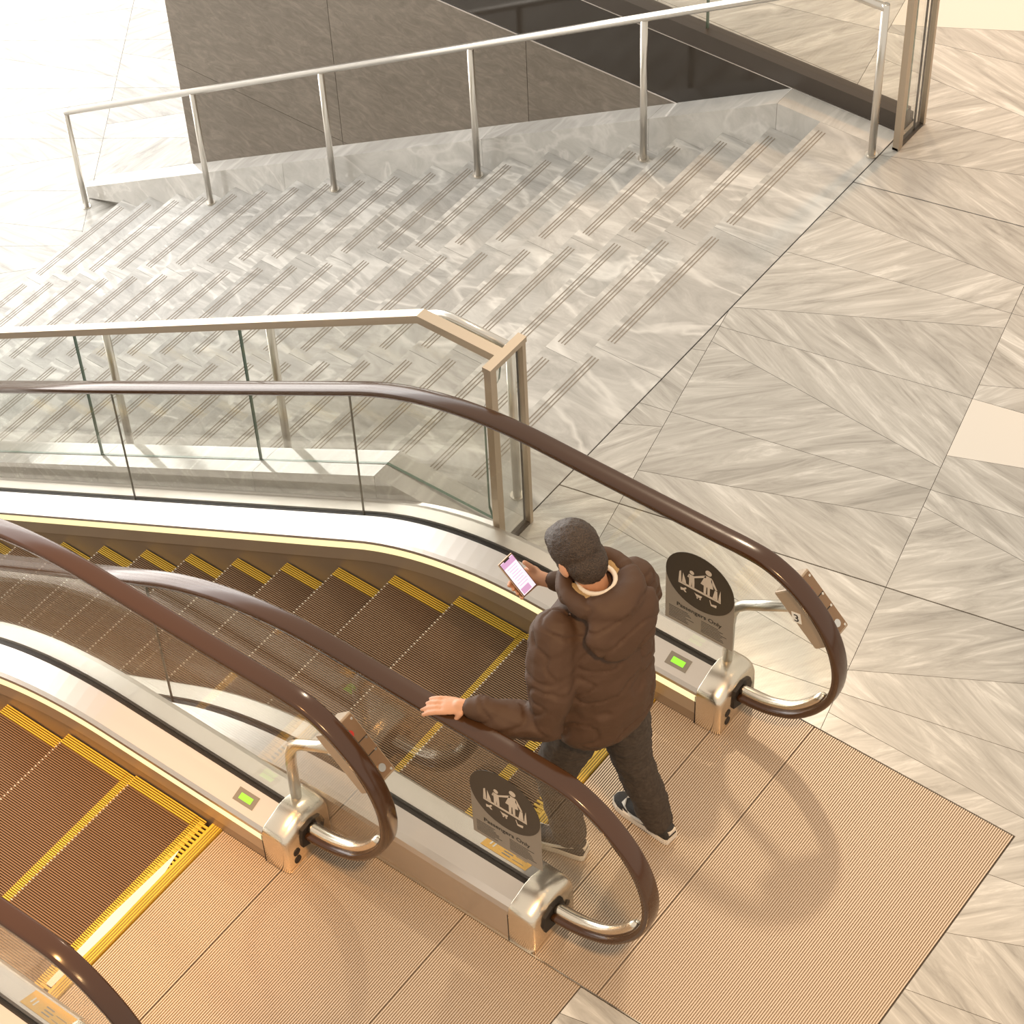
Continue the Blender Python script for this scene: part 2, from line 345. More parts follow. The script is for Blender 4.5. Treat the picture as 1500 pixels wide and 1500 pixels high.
# ------------------------------------------------------------------ staircase
RUN, RISE, XN0 = 0.3091, 0.18185, -3.089
YS = [0.245, 1.353, 2.415, 3.443]
stairs = empty('staircase', (-3.0, 1.85, ZL), 'wide grey veined stone staircase descending beside the escalators', 'stairs')
for i in range(20):
    xn, z = XN0 - RUN * i, -RISE * i
    x1 = -2.69 if i == 0 else xn + RUN + 0.012
    for s in range(3):
        y0, y1 = YS[s] + 0.001, YS[s + 1] - 0.001
        sh = 0.0
        v, f = boxm((xn, y0, z - 0.04), (x1, y1, z))
        tr = mk('tread', [(a - xn, b, c - z) for a, b, c in v], f, M['stair'], stairs); tr.location = (xn, 0, z)
        gs = [boxm((0.030 + 0.019 * k, y0 + 0.065, -0.003), (0.0365 + 0.019 * k, y1 - 0.065, 0.0008)) for k in range(3)]
        mk('grip_strip', *merge(gs), M['groove'], tr)
    box('riser', (xn + 0.012, YS[0], z - RISE - 0.02), (x1 + 0.2, YS[3], z - 0.04), M['stair'], stairs)
def zc(x, k=-3.40): return 0.0 if x > k else (x - k) * RISE / RUN
def curb(name, y0, y1, k, joints, xend, depth):
    root = None
    for x0, x1 in zip(joints, joints[1:]):
        xs = [x0 + 0.001] + ([k] if x0 < k < x1 else []) + [x1 - 0.001]
        secs = [[(x, y0, max(zc(x, k) - depth, ZL)), (x, y1, max(zc(x, k) - depth, ZL)), (x, y1, zc(x, k)), (x, y0, zc(x, k))] for x in xs]
        v, f = loft(secs)
        if root is None: root = tag(mk(name, v, f, M['curb']), kind='structure')
        else: mk('slab', v, f, M['curb'], root)
    return root
curb('trim_1', 3.443, YW, -3.365, [-9.36, -7.23, -5.459, -4.21, -3.365, -2.69], 0, 0.62)
curb('trim_2', 0.046, 0.245, -3.435, [-8.1, -6.8, -5.533, -4.275, -3.435, -2.69], 0, 0.62)

# ------------------------------------------------------------------ stair handrails on round stanchions
def stair_rail(label, y, feet, xk, zt, x_end, x_start, cat='handrail', drop=True):
    h = empty('stair_handrail', (x_end, y, 0), label, cat, 'steel handrails of the staircase')
    zi = lambda x: zt + min(0, (x - xk) * 0.587)
    pts = smooth_path([(x_start, y, zi(x_start)), (xk - 0.05, y, zi(xk - 0.05)), (xk + 0.05, y, zt), (x_end, y, zt)], 3)
    pts = [(x_start, y, zi(x_start)), (xk - 0.04, y, zi(xk - 0.04)), (xk, y, zt - 0.008), (xk + 0.04, y, zt), (x_end, y, zt)]
    mk('rail', *tube(pts, 0.0235, 14), M['steel_pipe'], h, True)
    for x, zf in feet:
        st = mk('stanchion', *tube([(x, y, zf), (x, y, zi(x) - 0.0 if x not in (x_end, x_start) else zi(x) + 0.02)], 0.021, 14), M['steel_pipe'], h, True)
        mk('base_ring', *tube([(x, y, zf), (x, y, zf + 0.008)], 0.034, 16), M['steel_pipe'], st)
    return h
def zstep(x): return 0.0 if x > XN0 else -RISE * math.ceil((XN0 - x) / RUN - 1e-6)
far_x = [-9.30, -7.915, -6.685, -5.437, -4.188, -2.72]
stair_rail('slim steel pipe handrail on round posts along the dark stone wall', 3.36, [(x, max(zstep(x), ZL)) for x in far_x], -3.03, 0.955, -2.72, -9.30)
near_x = [-6.80, -5.551, -4.296, -2.805]
stair_rail('steel pipe handrail behind the glass balustrade next to the escalator', 0.335, [(x, zstep(x)) for x in near_x], -3.17, 0.972, -2.805, -7.9)

# ------------------------------------------------------------------ glass balustrades with end frames
def pane(name, pts, y, th, parent, edge='glass_edge'):
    v, f = poly_prism(pts, lambda a, b, d: (a, d, b), y - th / 2, y + th / 2)
    return mk(name, v, f, [M['glass'], M[edge]], parent, fm=[0, 0] + [1] * (len(f) - 2))
def end_frame(parent, x, y0, y1, zt, zb):
    w = 0.018
    mk('end_post', *merge([boxm((x - w, y0, zb), (x + w, y0 + 0.04, zt)), ]), M['bronze'], parent)
    mk('end_post', *merge([boxm((x - w, y1 - 0.022, zb), (x + w, y1, zt))]), M['bronze'], parent)
    box('end_post_seal', (x - w - 0.001, y1 - 0.0255, zb), (x - w + 0.007, y1 - 0.0221, zt - 0.01), M['rubber'], parent)
    box('top_bar', (x - w - 0.004, y0 - 0.004, zt), (x + w + 0.004, y1 + 0.004, zt + 0.03), M['bronze'], parent)
    v, f = boxm((x - 0.006, y0 + 0.04, zb + 0.01), (x + 0.006, y1 - 0.030, zt)); mk('end_pane', v, f, M['glass'], parent)
    box('floor_channel', (x - 0.02, y0, zb - 0.004), (x + 0.014, y1, zb + 0.012), M['shoe_black'], parent)
nb = empty('glass_balustrade', (-3.4, 0.145, 0), 'glass balustrade with flat steel cap between the stairs and the escalator', 'balustrade')
KC = -3.14
zcap = lambda x: 1.105 + min(0, (x - KC) * 0.589)
jn = [-8.0, -6.84, -5.57, -4.303, -2.72]
for x0, x1 in zip(jn, jn[1:]):
    if x1 == -2.72:
        pts = [(x0 + 0.004, zc(x0, -3.435) + 0.003), (-3.435, 0.003), (-2.80, 0.02), (-2.82, 0.09), (-2.815, 0.75), (-2.72, 0.98), (-2.705, 1.10), (KC, zcap(KC)), (x0 + 0.004, zcap(x0 + 0.004))]
    else:
        x0b = x0 + 0.004
        pts = [(x0b, zc(x0b, -3.435) + 0.003)] + ([(-3.435, 0.003)] if x0 < -3.435 < x1 else []) + [(x1 - 0.004, zc(x1 - 0.004, -3.435) + 0.003), (x1 - 0.004, zcap(x1 - 0.004)), (x0b, zcap(x0b))]
    pane('pane', pts, 0.145, 0.014, nb)
secs = [[(x, y, zcap(x) + d) for y, d in ((0.117, 0), (0.173, 0), (0.173, 0.045), (0.117, 0.045))] for x in (-8.0, KC, -2.68)]
mk('cap_rail', *loft(secs), M['bronze'], nb)
end_frame(nb, -2.665, 0.0, 0.248, 1.165, 0.004)
fb = empty('glass_balustrade', (-3.4, 3.66, 0), 'tall glass balustrade on a black base along the edge above the dark wall', 'balustrade')
box('base_shoe', (XW0, 3.604, 0.003), (-2.69, 3.70, 0.115), M['shoe_black'], fb)
box('base_step', (XW0, 3.70, 0.003), (-2.69, 3.735, 0.06), M['rubber'], fb)
for x0, x1 in ((-8.2, -6.84), (-6.83, -5.41), (-5.40, -3.97), (-3.96, -2.69)):
    pane('pane', [(x0, 0.09), (x1, 0.09), (x1, 1.24), (x0, 1.24)], 3.655, 0.016, fb)
box('cap_rail', (-8.2, 3.62, 1.24), (-2.65, 3.69, 1.268), M['bronze'], fb)
end_frame(fb, -2.635, 3.462, 3.745, 1.24, 0.004)
box('mid_post', (-2.640, 3.648, 0.004), (-2.630, 3.654, 1.24), M['rubber'], fb)

# ------------------------------------------------------------------ escalators
XK, TT = -2.82, 0.55; RR = TT / math.tan(math.radians(15)); T30 = math.tan(math.radians(30))
def zp(x):
    if x > XK + TT: return 0.0
    if x < XK - TT * math.cos(math.radians(30)): return (x - XK) * T30
    return -RR + math.sqrt(RR * RR - (x - XK - TT) ** 2)
XS = [-7.4, -5.0] + [-3.30 + 0.06 * k for k in range(18)] + [-2.0, -1.7]
NEWEL = [(-1.40, 1.104), (-1.268, 1.106), (-1.161, 1.096), (-1.057, 1.052), (-0.97, 0.986), (-0.894, 0.902), (-0.84, 0.807), (-0.808, 0.70), (-0.801, 0.587), (-0.824, 0.469), (-0.885, 0.353), (-0.975, 0.252), (-1.064, 0.201), (-1.151, 0.174), (-1.25, 0.165)]
HPATH = [(x, 1.10 + zp(x)) for x in XS if x < -1.8] + smooth_path(NEWEL, 4)
def sweep_x(xs, sec, dx, ys, sg):
    return loft([[(x + dx, ys + sg * t, zp(x) + z) for t, z in sec] for x in xs])
def balustrade(esc, ys, sg, dx, led=True, xlo=-7.4, display=False):
    xs = [xlo] + [x for x in XS if x > xlo + 0.1] + [-1.39]
    sw = lambda name, sec, m, p=esc, sm=False: mk(name, *sweep_x(xs, sec, dx, ys, sg), m, p, sm)
    sw('skirt_panel', [(0.126, -0.34), (0.136, -0.34), (0.136, 0.062), (0.126, 0.062)], M['skirt'])
    sw('skirt_lip', [(0.120, 0.066), (0.141, 0.066), (0.143, 0.152), (0.120, 0.152)], M['bronze'])
    sw('light_strip', [(0.120, 0.1525), (0.1445, 0.1525), (0.1435, 0.196), (0.120, 0.196)], M['led'])
    dk = sw('inner_deck', [(0.120, 0.1965), (0.145, 0.1965), (0.143, 0.212), (0.128, 0.226), (0.0185, 0.266), (0.0185, 0.1965)], M['steel'])
    sw('glass_slot', [(0.018, 0.2), (0.018, 0.252), (-0.018, 0.252), (-0.018, 0.2)], M['rubber'])
    sw('outer_deck', [(-0.0185, 0.19), (-0.0185, 0.266), (-0.10, 0.247), (-0.126, 0.234), (-0.1355, 0.212), (-0.1360, 0.03), (-0.126, 0.03), (-0.126, 0.19)], M['steel'])
    sw('outer_cladding', [(-0.1355, -0.36), (-0.1355, 0.03), (-0.122, 0.03), (-0.122, -0.36)], M['bronze'])
    # screws along the lip above the light strip
    # glass
    def top(x):
        return 1.10 + zp(x) - 0.012
    jo = [xlo, -5.01, -3.352]
    for a, b in zip(jo, jo[1:]):
        if b <= a: continue
        q = [a + 0.003] + [x for x in XS if a + 0.02 < x < b - 0.02] + [b - 0.003]
        pts = [(x + dx, zp(x) + 0.24) for x in q] + [(x + dx, top(x)) for x in reversed(q)]
        pane('glass_panel', pts, ys, 0.012, esc, 'glass')
        box('panel_seam', (b + dx - 0.0022, ys - 0.005, zp(b) + 0.25), (b + dx + 0.0022, ys + 0.005, top(b) - 0.004), M['frame'], esc)
    loop = [p for p in smooth_path(NEWEL, 3) if p[0] > -1.39 and not (p[1] < 0.26 and p[0] < -1.3)]
    cx, cz = -1.25, 0.63
    q = [-3.349] + [x for x in XS if -3.33 < x < -1.8]
    pts = [(x + dx, zp(x) + 0.24) for x in q] + [(-1.36 + dx, 0.24), (-1.30 + dx, 0.20)] + [(cx + (x - cx) * 0.975 + dx, cz + (z - cz) * 0.975) for x, z in reversed(loop)] + [(x + dx, top(x)) for x in reversed(q)]
    pane('glass_panel', pts, ys, 0.012, esc, 'glass')
    # handrail: C section swept round the newel
    sec = [(-0.041, -0.014), (-0.0425, 0.0), (-0.041, 0.008), (-0.036, 0.0135), (-0.029, 0.016), (0.0, 0.0185), (0.029, 0.016), (0.036, 0.0135), (0.041, 0.008), (0.0425, 0.0), (0.041, -0.014), (0.028, -0.019), (-0.028, -0.019)]
    P = [p for p in HPATH if p[0] >= xlo - 0.01]; S = []
    for i, p in enumerate(P):
        a, b = P[max(i - 1, 0)], P[min(i + 1, len(P) - 1)]
        d = V((b[0] - a[0], b[1] - a[1])).normalized(); nx, nz_ = -d.y, d.x
        S.append([(p[0] + dx + nx * w, ys + s, p[1] + nz_ * w) for s, w in sec])
    mk('handrail', *loft(S), M['handrail'], esc, True)
    # polished guide inside the lower return of the handrail
    G = [p for p in smooth_path(NEWEL, 4) if p[1] < 0.46 and p[0] < -0.80 and p[1] < 0.5]
    G = [p for p in G if p[1] < 0.46]
    pts = []
    for i, p in enumerate(G):
        a, b = G[max(i - 1, 0)], G[min(i + 1, len(G) - 1)]
        d = V((b[0] - a[0], b[1] - a[1])).normalized()
        pts.append((p[0] + dx + d.y * 0.028, ys, p[1] - d.x * 0.028))
    mk('handrail_guide', *tube(pts, [0.012] + [0.024] * (len(pts) - 1), 12), M['polished'], esc, True)
    # newel cap
    out = [(0.146, 0.002), (0.146, 0.18), (0.143, 0.203), (0.135, 0.222), (0.118, 0.236), (0.020, 0.272), (-0.020, 0.272), (-0.110, 0.247), (-0.128, 0.234), (-0.137, 0.205), (-0.138, 0.002)]
    cs = []
    for x, st, sz in ((-1.392, 1, 1), (-1.33, 1, 1), (-1.318, 0.998, 0.995), (-1.300, 0.99, 0.975), (-1.286, 0.975, 0.945), (-1.276, 0.95, 0.905), (-1.270, 0.925, 0.86), (-1.2665, 0.90, 0.81)):
        cs.append([(x + dx, ys + sg * (0.004 + (t - 0.004) * st), (z if z < 0.01 else z * sz)) for t, z in out])
    cap = mk('newel_cap', *loft(cs), M['polished'], esc, True)
    b = cap.modifiers.new('bevel', 'BEVEL'); b.width = 0.004; b.segments = 2; b.limit_method = 'ANGLE'; b.angle_limit = 0.9
    xf = -1.266 + dx
    for zz in (0.105, 0.052):
        mk('hole_disc', *tube([(xf - 0.004, ys + sg * 0.085, zz), (xf + 0.003, ys + sg * 0.085, zz)], 0.019, 16), M['rubber'], cap)  # dark discs added in place of the cap's two round holes
    hole = [(ys + sg * t, z) for t, z in ((0.055, 0.11), (0.055, 0.17), (0.045, 0.215), (-0.02, 0.226), (-0.07, 0.20), (-0.085, 0.15), (-0.07, 0.10), (0.0, 0.085))]
    mk('rubber_boot', *poly_prism(hole, lambda a, c, d: (d, a, c), xf - 0.004, xf + 0.012), M['rubber'], cap)
    box('seam', (-1.3945 + dx, min(ys + sg * 0.1462, ys - sg * 0.1375), 0.002), (-1.3925 + dx, max(ys + sg * 0.1462, ys - sg * 0.1375), 0.19), M['rubber'], cap)
    if display:
        a0, a1 = -1.585 + dx, -1.478 + dx
        fn = lambda t: 0.226 + (0.128 - t) / 0.1095 * 0.04
        for nm, x0, x1, t0, t1, h, m_ in (('display_frame', a0, a1, 0.042, 0.098, 0.0015, M['frame']), ('display_screen', a0 + 0.022, a1 - 0.022, 0.059, 0.084, 0.0025, M['green'])):
            P4 = [(x0, t0), (x1, t0), (x1, t1), (x0, t1)]
            v = [(x, ys + sg * t, fn(t) - 0.004) for x, t in P4] + [(x, ys + sg * t, fn(t) + h) for x, t in P4]
            par = mk(nm, v, boxm((0, 0, 0), (1, 1, 1))[1], m_, dk if nm == 'display_frame' else dk)
CL = 0.0105
def cleats(x0, x1, y0, y1, depth, z=0.0):
    """ribs along X: list of quads with a material flag (0 rib top, 1 groove)"""
    n = max(1, int(round((y1 - y0) / CL))); w = (y1 - y0) / n; pr = []
    for k in range(n):
        a = y0 + k * w; pr += [(a, z - depth), (a + w * 0.42, z - depth), (a + w * 0.42, z), (a + w, z)]
    pr.append((y1, z)); v = [(x0, a, b) for a, b in pr] + [(x1, a, b) for a, b in pr]; L = len(pr); f, fm = [], []
    for i in range(L - 1):
        f.append((i, i + 1, i + 1 + L, i + L)); fm.append(0 if pr[i][1] == z and pr[i + 1][1] == z else 1)
    return v, f, fm
def raw(name, v, f, mats, fm, parent):
    me = bpy.data.meshes.new(name); me.from_pydata(v, [], f)
    for m in mats: me.materials.append(m)
    me.polygons.foreach_set('material_index', fm); me.update()
    return me
STEP_ME = {}
def step_meshes(w):
    h = w / 2; L = 0.404
    v, f, fm = cleats(0.0, L - 0.05, -h + 0.055, h - 0.055, 0.009)
    k = len(v); bv, bf = boxm((0.001, -h, -0.06), (L, h, -0.0095)); v += bv; f += [tuple(i + k for i in q) for q in bf]; fm += [1] * 6
    # curved riser below the nosing
    prof = [(0.0, -0.002), (0.004, -0.06), (0.02, -0.13), (0.045, -0.20), (0.08, -0.21), (0.08, -0.06)]
    k = len(v); pv, pf = poly_prism(prof, lambda a, b, d: (a, d, b), -h, h); v += pv; f += [tuple(i + k for i in q) for q in pf]; fm += [1] * len(pf)
    n = int(round((w - 0.11) / CL)); cw = (w - 0.11) / n
    for j in range(0, n, 2):
        y = -h + 0.055 + j * cw + cw * 0.42
        k = len(v); bv, bf = boxm((-0.002, y, -0.012), (0.007, y + cw * 0.58, 0.0012)); v += bv; f += [tuple(i + k for i in q) for q in bf]; fm += [2] * 6
    a = raw('step', v, f, [M['step'], M['step_gap'], M['tip']], fm, None)
    v, f, fm = cleats(L - 0.05, L, -h, h, 0.009, 0.0008)
    b = raw('yellow_back_edge', v, f, [M['yellow'], M['yellow_gap']], fm, None)
    out = [a, b]
    for y0, y1 in ((-h, -h + 0.055), (h - 0.055, h)):
        v, f, fm = cleats(0.0, L - 0.05, y0, y1, 0.009, 0.003)
        out.append(raw('yellow_side_edge', v, f, [M['yellow'], M['yellow_gap']], fm, None))
    return out
def ribbed_plate(name, x0, x1, y0, y1, parent, pitch=0.0102):
    n = max(2, int(round((x1 - x0) / pitch))); w = (x1 - x0) / n; pr = []; fm = []
    for k in range(n):
        a = x0 + k * w; pr += [(a, -0.0045), (a + w * 0.36, -0.0045), (a + w * 0.46, 0.0), (a + w * 0.98, 0.0)]
    pr.append((x1, -0.0045)); L = len(pr)
    v = [(a, y0, b) for a, b in pr] + [(a, y1, b) for a, b in pr]; f = []
    for i in range(L - 1):
        f.append((i, i + L, i + 1 + L, i + 1)); fm.append(0 if pr[i][1] == 0 and pr[i + 1][1] == 0 else 1)
    k = len(v); bv, bf = boxm((x0, y0, -0.03), (x1, y1, -0.006)); v += bv; f += [tuple(i + k for i in q) for q in bf]; fm += [1] * 6
    me = raw(name, v, f, [M['plate'], M['plate_gap']], fm, None)
    return link(name, me, parent, root_inv(parent))
def control_station(esc, ys, dx, number):
    y = ys + 0.055; P = lambda x, z: (x + dx, y, z)
    tb = mk('support_tube', *tube([P(-1.367, 0.24), P(-1.362, 0.50), P(-1.355, 0.57), P(-1.335, 0.63), P(-1.29, 0.675), P(-1.23, 0.715), P(-1.03, 0.85)], 0.024, 14), M['steel_pipe'], esc, True)
    ax, az = V((0.70, 0, -0.714)), V((0.714, 0, 0.70)); ay = V((0, 1, 0)); c = V(P(-0.985, 0.865))
    hx, hy_, hz_ = 0.15, 0.07, 0.048
    bx = mk('control_box', *obox(c, ax, ay, az, hx, hy_, hz_), M['box'], esc)
    b = bx.modifiers.new('bevel', 'BEVEL'); b.width = 0.008; b.segments = 2
    mk('button_panel', *obox(c + az * (hz_ + 0.001), ax, ay, az, hx - 0.012, hy_ - 0.008, 0.003), M['box_face'], bx)
    top = c + az * (hz_ + 0.004)
    F = lambda a, s: top + ax * a + ay * s
    mk('emergency_button', *tube([F(-0.085, 0.0), F(-0.085, 0.0) + az * 0.012], 0.016, 14), M['red'], bx)
    for a, s in ((0.065, -0.025), (0.10, 0.02)):
        mk('key_switch', *tube([F(a, s), F(a, s) + az * 0.007], 0.017, 14), M['steel_pipe'], bx)
    for a in (-0.125, -0.03, 0.03, 0.13):
        mk('screw', *tube([F(a, 0.05), F(a, 0.05) + az * 0.003], 0.006, 10), M['polished'], bx)
    mk('divider', *obox(F(-0.035, 0), ax, ay, az, 0.002, 0.06, 0.001), M['ink'], bx); mk('divider', *obox(F(0.03, 0), ax, ay, az, 0.002, 0.06, 0.001), M['ink'], bx)
    mk('end_knob', *tube([c - ax * hx - az * 0.03, c - ax * (hx + 0.035) - az * 0.03], 0.017, 12), M['rubber'], bx)
    if number:
        q = c - ay * (hy_ + 0.0015) - ax * 0.0 - az * 0.012
        q = c + ax * -0.015 - ay * (hy_ + 0.001) - az * 0.02
        e1, e2 = V((0.98, 0, 0.2)), V((-0.2, 0, 0.98))
        pl = mk('number_plate', *obox(q, e1, ay, e2, 0.021, 0.001, 0.028), M['white'], bx)
        text_mesh('numeral', number, 0.056, lambda a, b, d: q + e1 * (a + 0.0) + e2 * (b - 0.0195) - ay * (0.0014 + d), M['ink'], bx, bold=0.0006)
def escalator(label, yr, yl, dx, phase, number, xlo_r, xlo_l, plates, comb, worn=False):
    e = empty('escalator', (-2.0 + dx, (yr + yl) / 2, 0), label, 'escalator', 'escalators of the atrium')
    balustrade(e, yr, -1, dx, xlo=xlo_r, display=True)
    balustrade(e, yl, +1, dx, xlo=xlo_l)
    w = (yr - 0.137) - (yl + 0.137) - 0.012; yc = (yr + yl) / 2
    if w not in STEP_ME: STEP_ME[w] = step_meshes(w)
    # steps ride on the chain: constant pitch along the track
    P = 0.404; x = phase + dx; pos = [x]
    xx = phase
    while xx > -7.0:
        s = 0.0; c = xx; last = zp(c)
        while s < P:
            c -= 0.004; z_ = zp(c); s += math.hypot(0.004, z_ - last); last = z_
        pos.append(c + dx); xx = c
    pos = [phase + 2 * P + dx, phase + P + dx] + pos
    for x in pos:
        if x - dx > comb - 0.06: continue
        st = link('step', STEP_ME[w][0], e, root_inv(e)); st.location = (x, yc, zp(x - dx))
        if x - dx + 0.404 > comb + 0.03: st.scale.x = (comb + 0.018 - (x - dx)) / 0.404      # last step runs in under the comb
        for me in STEP_ME[w][1:]: link(me.name.split('.')[0], me, st)
    y0, y1 = yl + 0.134, yr - 0.134
    mk('truss_floor', *loft([[(x + dx, y, zp(x) + z) for y, z in ((y0 - 0.1, -0.44), (y1 + 0.1, -0.44), (y1 + 0.1, -0.40), (y0 - 0.1, -0.40))] for x in [-7.4] + XS[1:] + [comb + 0.3]]), M['step_gap'], e)
    cb = box('comb_plate', (comb + 0.02 + dx, y0, -0.03), (comb + 0.072 + dx, y1, 0.003), M['yellow'], e)
    n = int((y1 - y0) / (2 * CL)); tv = [boxm((comb - 0.03 + dx, y0 + 2 * CL * k, -0.006), (comb + 0.02 + dx, y0 + 2 * CL * k + CL, 0.004)) for k in range(n)]
    tag(mk('comb_teeth', *merge(tv), M['yellow'], cb), kind='stuff')
    wt = [( -0.012, y0 + 0.10), (0.018, y0 + 0.10), (0.026, y0 + 0.45), (0.022, y1 - 0.30), (-0.004, y1 - 0.18), (-0.018, y0 + 0.5)]
    if worn: mk('worn_paint', *poly_prism(wt, lambda a, b, d: (comb + a + dx, b, d), 0.0035, 0.0052), M['white_tape'], cb)
    gv = [boxm((comb + 0.034 + 0.011 * k + dx, y0, 0.0028), (comb + 0.038 + 0.011 * k + dx, y1, 0.0036)) for k in range(4)]
    mk('comb_groove', *merge(gv), M['yellow_gap'], cb)
    for x0, x1, a, b in plates: ribbed_plate('floor_plate', x0 + 0.002, x1 - 0.002, a, b, e)
    control_station(e, yr, dx, number)
    return e
Y1, Y2, Y3, Y4 = -0.137, -1.4725, -1.7455, -3.081; DX = -1.045
e1 = escalator('escalator on the right, next to the staircase, that the man is stepping onto', Y1, Y2, 0.0, -2.675, '3', -7.4, -6.0,
          [(-1.60, -1.317, -1.335, -0.274), (-1.317, -0.965, -1.606, -0.002), (-0.965, 0.0, -1.606, -0.002)], -1.675)
e2 = escalator('empty escalator on the left with a yellow comb plate at the lower corner', Y3, Y4, DX, -2.13 - 0.404, None, -4.6, -4.0,
          [(-2.690, -2.36, -2.945, -1.883), (-2.36, -1.614, -3.6, -1.613), (-1.614, -1.037, -3.6, -1.613)], -1.72, True)
box('side_trim', (-2.30, -1.612, -0.02), (0.0, -1.607, 0.004), M['polished'], e1)
fl = sweep_x([-7.4] + [x for x in XS if -7 < x < -2.68] + [-2.68], [(0, 0.10), (0.044, 0.10), (0.044, 0.195), (0, 0.195)], 0, 0.001, 1)
mk('gap_cover', *fl, M['steel'], e1)

# ------------------------------------------------------------------ signs on the glass, stickers on the decks
def passenger_sign(ys, label):
    cx, cz, R = -1.475, 0.745, 0.169
    s = empty('sign', (cx, ys - 0.008, 0.42), label, 'sign', 'passenger signs on the escalator glass')
    y0 = ys - 0.0065
    pt = lambda lay: (lambda a, b, d: (cx + a, y0 - lay - d, cz + b))
    w = 0.169
    mk('board', *poly_prism([(-w, -0.325), (w, -0.325), (w, 0), (-w, 0)], pt(0), 0, 0.0025), M['sign_grey'], s)
    circ = [(R * math.cos(6.28319 * k / 48), R * math.sin(6.28319 * k / 48)) for k in range(48)]
    mk('disc', *poly_prism(circ, pt(0.0026), 0, 0.0012), M['sign_dark'], s)
    F = pt(0.004); pr = []
    PP = lambda pts: pr.append(poly_prism(pts, F, 0, 0.0008))
    def C(x, y, r): PP([(x + r * math.cos(6.28319 * k / 16), y + r * math.sin(6.28319 * k / 16)) for k in range(16)])
    b = -0.045
    PP([(-0.105, b - 0.010), (0.105, b - 0.010), (0.105, b + 0.002), (-0.105, b + 0.002)])           # tread line
    for x0, x1, t0, t1 in ((-0.105, -0.090, 0.062, 0.068), (-0.087, -0.066, 0.064, -0.042), (0.092, 0.105, 0.040, 0.034)):
        PP([(x0, b), (x1, b), (x1 - 0.003, b + 0.07 if t1 > 0 else b + 0.02), (x0 + 0.004, b + t0)])
    PP([(0.064, b), (0.089, b), (0.086, b + 0.055), (0.074, b + 0.055)])
    C(-0.040, 0.046, 0.011)                                                                            # child
    PP([(-0.054, 0.030), (-0.028, 0.030), (-0.026, -0.012), (-0.026, b), (-0.037, b), (-0.039, -0.010), (-0.042, b), (-0.053, b), (-0.052, -0.010)])
    PP([(-0.028, 0.031), (-0.028, 0.020), (0.030, 0.062), (0.028, 0.074)])                           # joined arms
    PP([(-0.054, 0.030), (-0.062, 0.008), (-0.055, 0.006), (-0.050, 0.018)])
    C(0.041, 0.096, 0.0155)                                                                            # adult
    PP([(0.026, 0.074), (0.056, 0.074), (0.066, 0.010), (0.050, 0.006), (0.050, b), (0.039, b), (0.038, 0.004), (0.033, 0.004), (0.031, b), (0.020, b), (0.020, 0.006), (0.004, 0.008)])
    PP([(0.056, 0.074), (0.062, 0.066), (0.086, 0.016), (0.078, 0.012), (0.054, 0.052)])
    for k, (x, y) in enumerate(((-0.078, -0.085), (-0.004, -0.082), (0.070, -0.085))):
        if k == 0: PP([(x - .016, y + .004), (x - .002, y + .006), (x + .010, y + .018), (x + .014, y + .012), (x + .006, y), (x + .014, y - .012), (x + .006, y - .014), (x, y - .006), (x - .014, y - .012)])
        if k == 1: PP([(x - .02, y + .012), (x - .014, y + .008), (x + .018, y + .010), (x + .012, y - .006), (x - .010, y - .006)]); C(x - .006, y - .013, .004); C(x + .008, y - .013, .004)
        if k == 2: PP([(x - .018, y + .020), (x - .010, y - .004), (x + .016, y + .004), (x + .014, y - .012), (x - .012, y - .014), (x - .020, y + .016)])
    mk('pictogram', *merge(pr), M['sign_print'], s)
    text_mesh('lettering', 'Passengers Only', 0.034, lambda a, c, d: (cx + a, y0 - 0.0026 - d, cz - 0.212 + c), M['ink'], s, bold=0.0005)
    ln = []
    for col, x0 in ((0, -0.15), (1, 0.012)):
        for k in range(8):
            wv = random.uniform(0.08, 0.13); z = -0.234 - 0.0098 * k
            ln.append(poly_prism([(x0, z), (x0 + wv, z), (x0 + wv, z + 0.0024), (x0, z + 0.0024)], pt(0.0026), 0, 0.0005))
    mk('fine_print', *merge(ln), M['ink'], s)
    return s
passenger_sign(Y1, 'round-topped dark pictogram sign on the glass right of the man, by the control box 3')
passenger_sign(Y2, 'round-topped dark pictogram sign on the glass in front of the man\'s left shoe')
def sticker(ys, x0, x1, label):
    fn = lambda t: 0.226 + (0.128 - t) / 0.1095 * 0.04
    s = empty('sticker', (x0, ys + 0.08, 0.24), label, 'sticker', 'yellow stickers on the inner decks')
    def quad(a0, a1, t0, t1, h):
        q = [(a0, t0), (a1, t0), (a1, t1), (a0, t1)]
        return [(x, ys + t, fn(t) + h) for x, t in q] + [(x, ys + t, fn(t) + h + 0.0008) for x, t in q], boxm((0, 0, 0), (1, 1, 1))[1]
    mk('backing', *quad(x0, x1, 0.035, 0.118, 0.0008), M['sticker'], s)
    L = x1 - x0
    bars = [quad(x0 + L * a, x0 + L * b, t0, t1, 0.0018) for a, b, t0, t1 in ((0.42, 0.60, 0.05, 0.056), (0.42, 0.62, 0.066, 0.072), (0.40, 0.58, 0.083, 0.089), (0.66, 0.90, 0.05, 0.053), (0.66, 0.9, 0.075, 0.078))]
    mk('print', *merge(bars), M['frame'], s)
    ic = [quad(x0 + L * a, x0 + L * b, t0, t1, 0.0018) for a, b, t0, t1 in ((0.12, 0.15, 0.06, 0.09), (0.2, 0.23, 0.055, 0.085))]
    mk('icon', *merge(ic), M['white'], s)
sticker(Y2, -1.655, -1.43, 'orange-yellow warning sticker on the deck below the sign near the man\'s shoe')
sticker(Y4, -2.66, -2.43, 'orange-yellow warning sticker on the deck in the lower left corner')

